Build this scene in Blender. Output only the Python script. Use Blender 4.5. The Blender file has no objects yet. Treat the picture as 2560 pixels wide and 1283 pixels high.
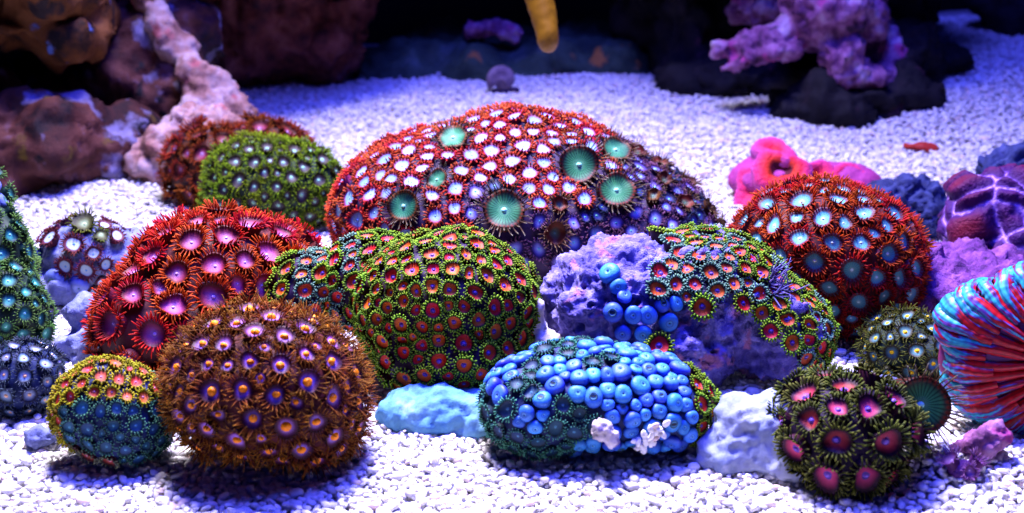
import bpy, bmesh, math, random
import numpy as np
from mathutils import Matrix, Vector, Euler

sc = bpy.context.scene
R = math.radians
sc.unit_settings.system = 'METRIC'
sc.unit_settings.scale_length = 0.1          # one unit is ten centimetres

# ------------------------------------------------------------------ camera
cd = bpy.data.cameras.new('camera')
cam = bpy.data.objects.new('camera', cd)
sc.collection.objects.link(cam)
cam.location = (0, 0, 1.52)
cam.rotation_euler = (R(72), 0, 0)
cd.sensor_width = 36
cd.lens = 49.46
cd.clip_start = 0.01
cd.clip_end = 200
cd.dof.use_dof = True
cd.dof.focus_distance = 3.75
cd.dof.aperture_fstop = 2.1
sc.camera = cam

# ------------------------------------------------------------------ world and lamps
w = bpy.data.worlds.new('World')
sc.world = w
w.use_nodes = True
w.node_tree.nodes['Background'].inputs[0].default_value = (0.03, 0.05, 1.0, 1)
w.node_tree.nodes['Background'].inputs[1].default_value = 0.075


def area(name, loc, target, size, energy, col, spread=180):
    l = bpy.data.lights.new(name, 'AREA')
    l.shape = 'RECTANGLE'
    l.size, l.size_y = size
    l.energy = energy
    l.color = col
    l.spread = R(spread)
    o = bpy.data.objects.new(name, l)
    o.location = loc
    o.rotation_euler = (Vector(target) - Vector(loc)).to_track_quat('-Z', 'Y').to_euler()
    sc.collection.objects.link(o)
    return o


# the white and the blue diodes of the aquarium lamp hanging over the tank
area('aquarium_lamp_white', (-0.7, 5.2, 5.3), (-0.1, 3.1, 0), (1.7, 1.0), 385, (0.97, 0.88, 1.0), 84)
area('aquarium_lamp_blue', (0.3, 4.0, 5.6), (0.0, 4.0, 0), (3.4, 1.6), 450, (0.07, 0.085, 1.0), 125)

sc.view_settings.view_transform = 'Standard'
sc.view_settings.look = 'None'
sc.view_settings.exposure = 0
sc.view_settings.gamma = 1
sc.render.engine = 'CYCLES'
sc.cycles.use_denoising = True
sc.cycles.max_bounces = 6
sc.cycles.diffuse_bounces = 2
sc.cycles.sample_clamp_indirect = 4


# ------------------------------------------------------------------ noise in numpy
def _hash(i, j, k, s):
    n = (i * 374761393 + j * 668265263 + k * 2147483647 + s * 1274126177) & 0xffffffff
    n = ((n ^ (n >> 13)) * 1274126177) & 0xffffffff
    n = ((n ^ (n >> 16)) * 2246822519) & 0xffffffff
    return ((n ^ (n >> 15)) & 0xffffff) / float(0xffffff)


def vnoise(p, s=0):
    p = np.asarray(p, float)
    i = np.floor(p).astype(np.int64)
    f = p - i
    f = f * f * f * (f * (f * 6 - 15) + 10)
    out = 0
    for a in (0, 1):
        for b in (0, 1):
            for c in (0, 1):
                wgt = (f[:, 0] if a else 1 - f[:, 0]) * (f[:, 1] if b else 1 - f[:, 1]) * (f[:, 2] if c else 1 - f[:, 2])
                out = out + wgt * _hash(i[:, 0] + a, i[:, 1] + b, i[:, 2] + c, s)
    return out * 2 - 1


def fbm(p, s=0, octs=4, gain=0.5):
    p = np.asarray(p, float)
    t, a = 0, 1.0
    for o in range(octs):
        t = t + a * vnoise(p * (2.03 ** o) + 7.3 * o, s + o)
        a *= gain
    return t


def worley(p, s=0):
    p = np.asarray(p, float)
    i = np.floor(p).astype(np.int64)
    f1 = np.full(len(p), 9.0)
    f2 = np.full(len(p), 9.0)
    for a in (-1, 0, 1):
        for b in (-1, 0, 1):
            for c in (-1, 0, 1):
                q = i + np.array([a, b, c])
                x = np.stack([_hash(q[:, 0], q[:, 1], q[:, 2], s + m) for m in (1, 2, 3)], 1)
                d = np.linalg.norm(q + x - p, axis=1)
                f2 = np.where(d < f1, f1, np.minimum(f2, d))
                f1 = np.minimum(f1, d)
    return f1, f2


def sstep(a, b, x):
    t = np.clip((np.asarray(x, float) - a) / (b - a), 0, 1)
    return t * t * (3 - 2 * t)


# ------------------------------------------------------------------ object helpers
def link(o, parent=None):
    sc.collection.objects.link(o)
    if parent is not None:
        o.parent = parent
    return o


def tag(o, label=None, cat=None, group=None, kind=None):
    if label:
        o['label'] = label
    if cat:
        o['category'] = cat
    if group:
        o['group'] = group
    if kind:
        o['kind'] = kind
    return o


def empty(name, loc, label, cat, group=None):
    o = bpy.data.objects.new(name, None)
    o.empty_display_size = 0.05
    o.location = loc
    link(o)
    return tag(o, label, cat, group)


def npmesh(name, verts, quads=None, tris=None, attrs=None, smooth=True):
    me = bpy.data.meshes.new(name)
    nq = 0 if quads is None else len(quads)
    nt = 0 if tris is None else len(tris)
    me.vertices.add(len(verts))
    me.vertices.foreach_set('co', np.asarray(verts, np.float32).ravel())
    idx = []
    st = []
    if nq:
        idx.append(np.asarray(quads, np.int32).ravel())
        st.append(np.arange(nq, dtype=np.int32) * 4)
    if nt:
        idx.append(np.asarray(tris, np.int32).ravel())
        st.append(nq * 4 + np.arange(nt, dtype=np.int32) * 3)
    idx = np.concatenate(idx)
    me.loops.add(len(idx))
    me.loops.foreach_set('vertex_index', idx)
    me.polygons.add(nq + nt)
    me.polygons.foreach_set('loop_start', np.concatenate(st))
    me.update(calc_edges=True)
    if smooth:
        me.polygons.foreach_set('use_smooth', np.ones(nq + nt, bool))
    for k, v in (attrs or {}).items():
        a = me.attributes.new(k, 'FLOAT', 'POINT')
        a.data.foreach_set('value', np.asarray(v, np.float32))
    return me


def mobj(name, me, mat, parent=None, loc=(0, 0, 0)):
    o = bpy.data.objects.new(name, me)
    o.location = loc
    if mat is not None and not me.materials:
        me.materials.append(mat)
    return link(o, parent)


# ------------------------------------------------------------------ materials
def newmat(name, rough=0.5, spec=0.3):
    m = bpy.data.materials.new(name)
    m.use_nodes = True
    nt = m.node_tree
    b = nt.nodes['Principled BSDF']
    b.inputs['Roughness'].default_value = rough
    b.inputs['Specular IOR Level'].default_value = spec
    return m, nt, b


def ramp(nt, stops, interp='LINEAR'):
    r = nt.nodes.new('ShaderNodeValToRGB')
    r.color_ramp.interpolation = interp
    e = r.color_ramp.elements
    while len(e) < len(stops):
        e.new(0.5)
    for k, (p, c) in enumerate(stops):
        e[k].position = p
        e[k].color = (*c, 1)
    return r


def node(nt, t, **kw):
    n = nt.nodes.new(t)
    for k, v in kw.items():
        setattr(n, k, v)
    return n


def math_(nt, op, a, b=None, c=None):
    n = node(nt, 'ShaderNodeMath', operation=op)
    for i, v in enumerate((a, b, c)):
        if v is None:
            continue
        if isinstance(v, (int, float)):
            n.inputs[i].default_value = v
        else:
            nt.links.new(v, n.inputs[i])
    return n.outputs[0]


def mixc(nt, f, a, b, mode='MIX'):
    n = node(nt, 'ShaderNodeMix', data_type='RGBA', blend_type=mode)
    for sock, v in ((n.inputs[0], f), (n.inputs[6], a), (n.inputs[7], b)):
        if isinstance(v, (int, float)):
            sock.default_value = v
        elif isinstance(v, tuple):
            sock.default_value = (*v, 1)
        else:
            nt.links.new(v, sock)
    return n.outputs[2]


def noise_tex(nt, scale, detail=3, rough=0.55, coord='Object'):
    tc = node(nt, 'ShaderNodeTexCoord')
    n = node(nt, 'ShaderNodeTexNoise')
    n.inputs['Scale'].default_value = scale
    n.inputs['Detail'].default_value = detail
    n.inputs['Roughness'].default_value = rough
    nt.links.new(tc.outputs[coord], n.inputs['Vector'])
    return n.outputs['Fac']


def attr_(nt, name):
    a = node(nt, 'ShaderNodeAttribute', attribute_name=name)
    return a.outputs['Fac']


def bump(nt, b, h, strength, dist):
    n = node(nt, 'ShaderNodeBump')
    n.inputs['Strength'].default_value = strength
    n.inputs['Distance'].default_value = dist
    nt.links.new(h, n.inputs['Height'])
    nt.links.new(n.outputs[0], b.inputs['Normal'])


def vary(nt, col, lo, hi, hue=0.02):
    oi = node(nt, 'ShaderNodeObjectInfo')
    h = node(nt, 'ShaderNodeHueSaturation')
    nt.links.new(math_(nt, 'MULTIPLY_ADD', oi.outputs['Random'], hi - lo, lo), h.inputs['Value'])
    r2 = math_(nt, 'FRACT', math_(nt, 'MULTIPLY', oi.outputs['Random'], 17.31))
    nt.links.new(math_(nt, 'MULTIPLY_ADD', r2, 2 * hue, 0.5 - hue), h.inputs['Hue'])
    nt.links.new(col, h.inputs['Color'])
    return h.outputs[0]


def disc_mat(name, stops, stripes=0, sdepth=0.25, scol=None, spec=0.15, rough=0.55, lo=0.45, hi=0.82):
    m, nt, b = newmat(name, rough, spec)
    rad = attr_(nt, 'rad')
    n1 = noise_tex(nt, 70, 3)
    radw = math_(nt, 'ADD', rad, math_(nt, 'MULTIPLY_ADD', n1, 0.10, -0.05))
    r = ramp(nt, stops)
    nt.links.new(radw, r.inputs[0])
    col = r.outputs[0]
    if stripes:
        s = math_(nt, 'SINE', math_(nt, 'MULTIPLY', math_(nt, 'ARCTAN2', attr_(nt, 'sa'), attr_(nt, 'ca')), stripes))
        s = math_(nt, 'MULTIPLY_ADD', s, 0.5, 0.5)
        s = math_(nt, 'MULTIPLY', math_(nt, 'POWER', s, 2.0), sdepth)
        s = math_(nt, 'MULTIPLY', s, math_(nt, 'GREATER_THAN', rad, 0.12))
        col = mixc(nt, s, col, scol or (0.02, 0.02, 0.05))
    col = vary(nt, col, lo, hi)
    n2 = noise_tex(nt, 160, 2)
    col = mixc(nt, math_(nt, 'MULTIPLY', n2, 0.35), col, mixc(nt, 1.0, col, (0.45, 0.4, 0.5), 'MULTIPLY'))
    nt.links.new(col, b.inputs['Base Color'])
    bump(nt, b, n2, 0.25, 0.004)
    return m


def fringe_mat(name, stops, spec=0.12, rough=0.6, lo=0.5, hi=0.85):
    m, nt, b = newmat(name, rough, spec)
    r = ramp(nt, stops)
    nt.links.new(attr_(nt, 'tp'), r.inputs[0])
    col = vary(nt, r.outputs[0], lo, hi, 0.015)
    n = noise_tex(nt, 45, 2)
    col = mixc(nt, math_(nt, 'MULTIPLY', n, 0.8), col, mixc(nt, 1.0, col, (0.4, 0.35, 0.4), 'MULTIPLY'))
    nt.links.new(col, b.inputs['Base Color'])
    return m


def plain_mat(name, col, rough=0.5, spec=0.3, var=0.3, scale=60, bmp=0.3, bd=0.004):
    m, nt, b = newmat(name, rough, spec)
    n = noise_tex(nt, scale, 4)
    c = mixc(nt, math_(nt, 'MULTIPLY', n, var * 2), tuple(col), tuple(x * 0.35 for x in col))
    nt.links.new(c, b.inputs['Base Color'])
    bump(nt, b, n, bmp, bd)
    return m


def rock_mat(name, cols, scale=8, fine=60, bmp=0.7, bd=0.012, rough=0.75, spec=0.2, spots=None):
    """cols: ramp stops along a warped noise; spots: a colour in scattered encrusting patches"""
    m, nt, b = newmat(name, rough, spec)
    n = noise_tex(nt, scale, 6, 0.62)
    r = ramp(nt, cols)
    nt.links.new(n, r.inputs[0])
    col = r.outputs[0]
    if spots:
        tc = node(nt, 'ShaderNodeTexCoord')
        for k, (sc_, thr, c) in enumerate(spots):
            v = node(nt, 'ShaderNodeTexNoise')
            v.inputs['Scale'].default_value = sc_
            v.inputs['Detail'].default_value = 4
            mp = node(nt, 'ShaderNodeMapping')
            mp.inputs['Location'].default_value = (3.1 * k + 1, 5.7, 2.2 * k)
            nt.links.new(tc.outputs['Object'], mp.inputs[0])
            nt.links.new(mp.outputs[0], v.inputs['Vector'])
            mr = node(nt, 'ShaderNodeMapRange')
            mr.inputs[1].default_value = thr
            mr.inputs[2].default_value = thr + 0.07
            nt.links.new(v.outputs['Fac'], mr.inputs[0])
            col = mixc(nt, mr.outputs[0], col, c)
    nf = noise_tex(nt, fine, 5, 0.65)
    col = mixc(nt, math_(nt, 'MULTIPLY', nf, 0.75), col, mixc(nt, 1.0, col, (0.35, 0.33, 0.4), 'MULTIPLY'))
    nt.links.new(col, b.inputs['Base Color'])
    bump(nt, b, nf, bmp, bd)
    return m


# ------------------------------------------------------------------ solid forms
def blob_mesh(lobes, voxel, smooth=6):
    """union of ellipsoids ((x,y,z),(rx,ry,rz)[,(rotx,roty,rotz) deg]) as an even quad skin"""
    bm = bmesh.new()
    for l in lobes:
        c, r = l[0], l[1]
        e = Euler([R(a) for a in l[2]]) if len(l) > 2 else Euler((0, 0, 0))
        mtx = Matrix.Translation(c) @ e.to_matrix().to_4x4() @ Matrix.Diagonal((*r, 1))
        bmesh.ops.create_icosphere(bm, subdivisions=4, radius=1, matrix=mtx)
    me = bpy.data.meshes.new('tmp')
    bm.to_mesh(me)
    bm.free()
    o = bpy.data.objects.new('tmp', me)
    sc.collection.objects.link(o)
    m = o.modifiers.new('r', 'REMESH')
    m.mode = 'VOXEL'
    m.voxel_size = voxel
    m.adaptivity = 0
    s = o.modifiers.new('s', 'SMOOTH')
    s.factor = 0.5
    s.iterations = smooth
    dg = bpy.context.evaluated_depsgraph_get()
    out = bpy.data.meshes.new_from_object(o.evaluated_get(dg))
    bpy.data.objects.remove(o)
    bpy.data.meshes.remove(me)
    return out


def coords(me):
    v = np.empty(len(me.vertices) * 3, np.float32)
    me.vertices.foreach_get('co', v)
    n = np.empty(len(me.vertices) * 3, np.float32)
    me.vertex_normals.foreach_get('vector', n)
    return v.reshape(-1, 3).astype(float), n.reshape(-1, 3).astype(float)


def setco(me, v):
    me.vertices.foreach_set('co', np.asarray(v, np.float32).ravel())
    me.update()
    me.polygons.foreach_set('use_smooth', np.ones(len(me.polygons), bool))


def rough_mesh(lobes, voxel, amp, scale, seed, pits=0, pscale=20, ridged=0, octs=5, smooth=4, gain=0.52):
    me = blob_mesh(lobes, voxel, smooth)
    v, n = coords(me)
    d = amp * fbm(v * scale, seed, octs, gain)
    if ridged:
        d = d - ridged * np.abs(fbm(v * scale * 2.1 + 4, seed + 9, 3))
    if pits:
        f1, f2 = worley(v * pscale + fbm(v * pscale * .5, seed)[:, None] * .3, seed)
        keep = vnoise(v * pscale * .35, seed + 5) > -0.25
        rr = 0.18 + 0.14 * (vnoise(v * pscale * 0.6, seed + 8))
        hole = 1 - sstep(rr * .5, rr, f1)
        lip = np.exp(-((f1 - rr * 1.15) / .07) ** 2)
        d = d + keep * pits * (-hole + 0.35 * lip)
    setco(me, v + n * d[:, None])
    return me


# ------------------------------------------------------------------ polyps
rng = np.random.default_rng(11)
CAMP = np.array([0, 0, 1.52])
_tube_cache = {}


def tube_faces(T, rings, sides):
    key = (T, rings, sides)
    if key not in _tube_cache:
        base = []
        for a in range(rings - 1):
            for b in range(sides):
                b2 = (b + 1) % sides
                base.append((a * sides + b, a * sides + b2, (a + 1) * sides + b2, (a + 1) * sides + b))
        tips = [((rings - 1) * sides + b, (rings - 1) * sides + (b + 1) % sides, rings * sides) for b in range(sides)]
        per = rings * sides + 1
        off = np.arange(T)[:, None, None] * per
        _tube_cache[key] = ((np.array(base)[None] + off).reshape(-1, 4), (np.array(tips)[None] + off).reshape(-1, 3))
    return _tube_cache[key]


def tentacles(start, dirv, bend, length, thick, ts=(0, .35, .7, .93), prof=(1.0, 1.0, .9, .55), sides=4):
    """start,dirv,bend: (T,3); a curved tapering tube each, all in one mesh (one fringe)"""
    T = len(start)
    ts = np.array(ts)
    P = start[:, None] + dirv[:, None] * (length[:, None] * ts)[:, :, None] + bend[:, None] * (length[:, None] * ts ** 2)[:, :, None]
    tan = dirv[:, None] + 2 * bend[:, None] * ts[None, :, None]
    tan /= np.linalg.norm(tan, axis=2, keepdims=True)
    ref = np.cross(dirv, bend + np.array([.013, .021, .017]))
    ref /= np.linalg.norm(ref, axis=1, keepdims=True) + 1e-9
    s1 = np.repeat(ref[:, None], len(ts), 1)
    s2 = np.cross(tan, s1)
    ph = np.arange(sides) / sides * 2 * np.pi
    rr = thick[:, None] * np.array(prof)[None]
    V = P[:, :, None] + rr[:, :, None, None] * (np.cos(ph)[None, None, :, None] * s1[:, :, None] + np.sin(ph)[None, None, :, None] * s2[:, :, None])
    tip = start + dirv * length[:, None] + bend * length[:, None]
    V = np.concatenate([V.reshape(T, -1, 3), tip[:, None]], 1)
    tp = np.concatenate([np.repeat(ts, sides), [1.0]])
    q, t = tube_faces(T, len(ts), sides)
    return V.reshape(-1, 3), q, t, np.tile(tp, T)


def frame(n):
    a = np.array([0, 0, 1.0]) if abs(n[2]) < 0.9 else np.array([0, 1.0, 0])
    t1 = np.cross(a, n)
    t1 /= np.linalg.norm(t1)
    return t1, np.cross(n, t1)


def grid_faces(rings, K):
    a = np.arange(rings - 1)[:, None] * K
    b = np.arange(K)[None]
    b2 = (b + 1) % K
    return np.stack([a + b, a + b2, a + K + b2, a + K + b], -1).reshape(-1, 4)


def open_polyp(root, base, p, n, rth, st, rg):
    """one open polyp: flared disc on a short column, mouth and fringe as sub-parts"""
    K = st.get('K', 20)
    th = np.arange(K) / K * 2 * np.pi
    r = rth
    Rm = r.mean()
    t1, t2 = frame(n)
    u = np.cos(th)[:, None] * t1 + np.sin(th)[:, None] * t2
    cup, lip, h0 = st['cup'], st['lip'], st['h0'] * Rm * rg.uniform(.7, 1.3)
    S = np.array([.0, .10, .2, .35, .55, .75, .88, .97, 1.0, .93, .72])
    hh = np.array([0, 0, 0, .05, .18, .5, .8, 1.0, .86, .3, 0]) * cup * Rm
    hh[8:] += np.array([-lip, -lip * 2.2, -lip * 4]) * Rm
    hh[-1] = -h0 - .8 * Rm
    hh[-2] = min(hh[-2], -h0 * .4)
    tilt = rg.normal(0, st.get('tilt', .10), 2)
    wav = 1 + st.get('wave', 0.05) * np.sin(th * rg.integers(3, 7) + rg.uniform(0, 6)) * 1.0
    V = []
    for s, h in zip(S, hh):
        tl = s * r * (np.cos(th) * tilt[0] + np.sin(th) * tilt[1]) * (1 if h > -h0 else 0)
        V.append(u * (r * s)[:, None] + n * (h * (wav if s > .5 else 1) + h0 + tl)[:, None])
    V = np.concatenate(V)
    rad = np.repeat(np.array([0, .1, .2, .35, .55, .75, .88, .97, 1, 1, 1]), K)
    ang = np.tile(th, len(S))
    me = npmesh('polyp', V, grid_faces(len(S), K), None, {'rad': rad, 'ca': np.cos(ang) * np.maximum(rad, .02), 'sa': np.sin(ang) * np.maximum(rad, .02)})
    po = mobj('polyp', me, st['dm'], root, p - base)
    # mouth
    if st.get('mm') is not None:
        ms = st['mouth'] * Rm
        k = 10
        a = np.arange(k) / k * 2 * np.pi
        uu = np.cos(a)[:, None] * t1 + np.sin(a)[:, None] * t2 * rg.uniform(.65, 1)
        mv = np.concatenate([uu * ms * s + n * (h0 + ms * h * st.get('mh', 1)) for s, h in ((1.25, -.2), (1, .25), (.7, .62), (.35, .8), (.12, .72))])
        mq = grid_faces(5, k)
        mme = npmesh('mouth', mv, mq, np.array([(4 * k, 4 * k + i, 4 * k + i + 1) for i in range(1, k - 1)]))
        mobj('mouth', mme, st['mm'], po)
    # fringe
    T = int(st['n'] * rg.uniform(.9, 1.1)) // 2 * 2
    a = (np.arange(T) + rg.normal(0, .18 + st['jit'] * .5, T)) / T * 2 * np.pi
    ra = np.interp(a % (2 * np.pi), np.append(th, 2 * np.pi), np.append(r, r[0]))
    wa = np.interp(a % (2 * np.pi), np.append(th, 2 * np.pi), np.append(wav, wav[0]))
    uo = np.cos(a)[:, None] * t1 + np.sin(a)[:, None] * t2
    tg = -np.sin(a)[:, None] * t1 + np.cos(a)[:, None] * t2
    row = np.arange(T) % 2
    ev = np.where(row == 0, R(st['e'][0]), R(st['e'][1])) + rg.normal(0, st['jit'], T)
    s0 = np.where(row == 0, .985, .90)
    tl = s0 * ra * (np.cos(a) * tilt[0] + np.sin(a) * tilt[1])
    start = uo * (ra * s0)[:, None] + n * (h0 + cup * Rm * (.92) * wa + tl - .02 * Rm)[:, None]
    d = np.cos(ev)[:, None] * uo + np.sin(ev)[:, None] * n + tg * rg.normal(0, st['jit'], T)[:, None]
    d /= np.linalg.norm(d, axis=1, keepdims=True)
    bend = n * (st['curl'] + rg.normal(0, st['jit'] * .8, T))[:, None] + tg * rg.normal(0, st['jit'] * .8, T)[:, None]
    L = st['len'] * Rm * rg.uniform(.75, 1.2, T)
    tk = st['th'] * Rm * rg.uniform(.85, 1.15, T)
    fv, q, t, tp = tentacles(start, d, bend, L, tk, sides=st.get('sides', 4), prof=st.get('prof', (1, 1, .9, .55)))
    mobj('tentacle_fringe', npmesh('tentacle_fringe', fv, q, t, {'tp': tp}), st['fm'], po)
    return po


def closed_polyp(root, base, p, n, rth, st, rg):
    K = 16
    th = np.arange(K) / K * 2 * np.pi
    r = np.interp(th, np.append(np.arange(len(rth)) / len(rth) * 2 * np.pi, 2 * np.pi), np.append(rth, rth[0]))
    Rm = r.mean()
    r = r * .6 + Rm * .4
    n = n + rg.normal(0, .16, 3)
    n /= np.linalg.norm(n)
    t1, t2 = frame(n)
    u = np.cos(th)[:, None] * t1 + np.sin(th)[:, None] * t2
    H = rg.uniform(.6, 1.0)
    pr = [(.5, -.8), (.8, -.3), (.96, .05), (1.0, .35), (.95, .62), (.8, .84), (.58, .97), (.34, 1.03), (.17, 1.0), (.09, .93), (.04, .8)]
    pk = np.cos(th * 8) * .012
    V = np.concatenate([u * (r * (s + (pk if .1 < s < .6 and h > .5 else 0)))[:, None] + n * (h * Rm * H) for s, h in pr])
    rad = np.repeat([1, 1, .95, .85, .7, .55, .42, .28, .15, .07, 0], K)
    me = npmesh('polyp', V, grid_faces(len(pr), K), None, {'rad': rad, 'ca': np.tile(np.cos(th), len(pr)), 'sa': np.tile(np.sin(th), len(pr))})
    po = mobj('polyp', me, st['dm'], root, p - base)
    # small slit or tentacle tips at the puckered mouth
    if rg.random() < st.get('openish', .25):
        T = 18
        a = np.arange(T) / T * 2 * np.pi
        uo = np.cos(a)[:, None] * t1 + np.sin(a)[:, None] * t2
        start = uo * Rm * .42 + n * Rm * H * .98
        fv, q, t, tp = tentacles(start, -uo * .6 + n * .55, np.tile(n * -.3, (T, 1)), np.full(T, Rm * .24), np.full(T, Rm * .06))
        mobj('tentacle_fringe', npmesh('tentacle_fringe', fv, q, t, {'tp': tp}), st['fm'], po)
        ms = .30
    else:
        ms = .085
    k = 8
    a = np.arange(k) / k * 2 * np.pi
    uu = np.cos(a)[:, None] * t1 + np.sin(a)[:, None] * t2 * .55
    mv = np.concatenate([uu * Rm * ms + n * Rm * H * 1.035, uu * Rm * ms * .4 + n * Rm * H * 1.025])
    mobj('mouth', npmesh('mouth', mv, grid_faces(2, k), np.array([(k, k + i, k + i + 1) for i in range(1, k - 1)])), st['mm'], po)
    return po


def cell_radii(P, Nn, rad, K, cap):
    th = np.arange(K) / K * 2 * np.pi
    out = []
    for i in range(len(P)):
        t1, t2 = frame(Nn[i])
        D = P - P[i]
        dist = np.linalg.norm(D, axis=1)
        m = (dist > 1e-6) & (dist < 4 * rad[i]) & (Nn @ Nn[i] > -.1)
        x, y = D[m] @ t1, D[m] @ t2
        l = np.hypot(x, y) + 1e-9
        x, y = x / l * dist[m], y / l * dist[m]
        dd = dist[m] ** 2
        wgt = (dd + rad[i] ** 2 - rad[m] ** 2) / 2
        r = np.full(K, rad[i] * cap)
        for a in range(len(x)):
            dot = x[a] * np.cos(th) + y[a] * np.sin(th)
            r = np.where(dot > 1e-6, np.minimum(r, np.maximum(wgt[a], .12 * dd[a]) / np.maximum(dot, 1e-6)), r)
        k = np.array([1, 2, 3, 2, 1.]) / 9
        rp = np.concatenate([r[-2:], r, r[:2]])
        r = np.convolve(rp, k, 'valid')
        out.append(r)
    return out


def place_polyps(v, n, style_fn, seed, zmin, forced=(), back=-0.25, up=-0.75, relax=3, infill=True):
    """dart throwing over the skin's own vertices with the size of each style"""
    rg = np.random.default_rng(seed)
    P, Nn, Rr, St = [], [], [], []
    for pos, s, sc_ in forced:
        i = np.argmin(np.linalg.norm(v - np.array(pos), axis=1))
        P.append(v[i])
        Nn.append(n[i])
        Rr.append(STY[s]['r'] * sc_)
        St.append(s)
    tc = CAMP - v
    tc /= np.linalg.norm(tc, axis=1, keepdims=True)
    ok = np.where(((n * tc).sum(1) > back) & (v[:, 2] > zmin) & (n[:, 2] > up))[0]
    rg.shuffle(ok)
    for i in ok:
        s = style_fn(v[i], n[i], rg)
        if s is None:
            continue
        r = STY[s]['r'] * rg.uniform(STY[s].get('rmin', .82), STY[s].get('rmax', 1.2))
        if P:
            d = np.linalg.norm(np.array(P) - v[i], axis=1)
            if np.any(d < (np.array(Rr) + r) * .84):
                continue
        P.append(v[i])
        Nn.append(n[i])
        Rr.append(r)
        St.append(s)
    P, Nn, Rr = np.array(P), np.array(Nn), np.array(Rr)
    nf = len(forced)
    if relax and len(P) > nf:
        sty = np.array(St)
        Q = v[ok]
        allowed = np.array([style_fn(x, y, rg) is not None for x, y in zip(Q, n[ok])])
        Q, QN = Q[allowed], n[ok][allowed]
        for it in range(relax):
            own = np.argmin(((Q[:, None] - P[None]) ** 2).sum(2) - Rr[None] ** 2, axis=1)
            cnt = np.bincount(own, minlength=len(P))
            for i in range(nf, len(P)):
                if cnt[i] < 3:
                    continue
                mq = Q[own == i]
                c = mq.mean(0)
                k = np.argmin(((mq - c) ** 2).sum(1))
                P[i] = mq[k]
                Nn[i] = QN[own == i].mean(0)
                Nn[i] /= np.linalg.norm(Nn[i]) + 1e-9
        if infill:
            P, Nn, Rr = list(P), list(Nn), list(Rr)
            for x, y in zip(Q, QN):
                sn = style_fn(x, y, rg)
                if sn is None:
                    continue
                r = STY[sn]['r'] * .72
                if np.any(np.linalg.norm(np.array(P) - x, axis=1) < (np.array(Rr) + r) * .82):
                    continue
                P.append(x)
                Nn.append(y)
                Rr.append(r)
                St.append(sn)
            P, Nn, Rr = np.array(P), np.array(Nn), np.array(Rr)
    return P, Nn, Rr, St


def colony(name, label, cat, lobes, style_fn, matm, seed, base, voxel=.014, amp=.012, nscale=7, forced=(), zmin=.012,
           back=-.25, up=-.75, mesh=None, matname='mat', group=None, fill=1.0, only_forced=False, infill=True):
    root = empty(name, base, label, cat, group)
    base = np.array(base, float)
    me = mesh if mesh is not None else rough_mesh(lobes, voxel, amp, nscale, seed, octs=3)
    v, n = coords(me)
    setco(me, v - base)
    mobj(matname, me, matm, root)
    fn = (lambda *_: None) if only_forced else style_fn
    if mesh is not None:                       # place on a smoothed skin so that pits do not tip the polyps
        ms = blob_mesh(lobes, voxel, 8)
        v2, n2 = coords(ms)
        v2 = v2 + n2 * .001
    else:
        v2, n2 = v, n
    P, Nn, Rr, St = place_polyps(v2, n2, fn, seed, zmin, forced, back, up, infill=infill)
    rg = np.random.default_rng(seed + 100)
    cells = cell_radii(P, Nn, Rr, 26, 1.42)
    for i in range(len(P)):
        st = STY[St[i]]
        nn = Nn[i]
        r = cells[i] * st.get('fill', 1.0) * fill
        if st.get('closed'):
            closed_polyp(root, base, P[i], nn, r, st, rg)
        else:
            k = st.get('K', 20)
            if k != 26:
                r = np.interp(np.arange(k) / k * 26, np.arange(27), np.append(r, r[0]))
            if st.get('face'):                  # big loose buttons turn a little towards the open water
                nn = nn + st['face'] * np.array([0, -.75, .35])
                nn /= np.linalg.norm(nn)
            open_polyp(root, base, P[i], nn, r, st, rg)
    return root


# ------------------------------------------------------------------ polyp styles
STY = {}


def style(name, r, disc, fr, n, ln, th, e, curl, jit, cup=.28, lip=.06, h0=.35, mouth=.16, mcol=None, stripes=0, sdepth=.25,
          scol=None, spec=.18, **kw):
    kw.setdefault('fill', .74)
    d = dict(r=r * .87, n=int(n * 1.1), len=ln * 1.5, th=th * 1.28, e=e, curl=curl, jit=jit, cup=cup, lip=lip, h0=h0, mouth=mouth, **kw)
    d['dm'] = disc_mat(name + '_disc', disc, stripes, sdepth, scol, spec)
    d['fm'] = fringe_mat(name + '_fringe', fr)
    d['mm'] = plain_mat(name + '_mouth', mcol, .45, .25, .05, 90) if mcol else None
    STY[name] = d


def disc3(c0, c1, c2, edge, a=.24, b=.34, c=.72, d=.88):
    return [(0, c0), (a, c0), (b, c1), (c, c2), (d, edge)]


# orange disc, violet centre, green fringe
BL = (1, 1.08, 1.05, .75)
style('green_orange', .030, disc3((.15, .05, .36), (.92, .10, .008), (.80, .045, .006), (.05, .006, .006), .27, .36, .74, .9),
      [(0, (.012, .03, .008)), (.4, (.07, .20, .008)), (1, (.42, .72, .03))], 38, .30, .082, (6, 60), -.12, .09, cup=.30, mcol=(.15, .07, .46), mouth=.19, prof=BL)
style('blue_orange', .029, disc3((.16, .06, .38), (.92, .13, .015), (.80, .07, .012), (.07, .012, .02), .27, .36, .72, .88),
      [(0, (.02, .05, .08)), (.45, (.10, .30, .20)), (1, (.38, .68, .45))], 36, .30, .086, (6, 58), -.12, .12, cup=.28, mcol=(.18, .10, .5), mouth=.19, prof=BL)
style('orange_gold', .036, disc3((.50, .25, .95), (.50, .26, .95), (.16, .03, .16), (.07, .008, .006), .2, .42, .66, .82),
      [(0, (.09, .012, .003)), (.5, (.30, .075, .004)), (1, (.56, .23, .014))], 38, .66, .040, (10, 52), .10, .22, cup=.24, mcol=(1.0, .27, .0), mouth=.38, mh=1.1, stripes=22, sdepth=.35, scol=(.10, .02, .12))
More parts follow.
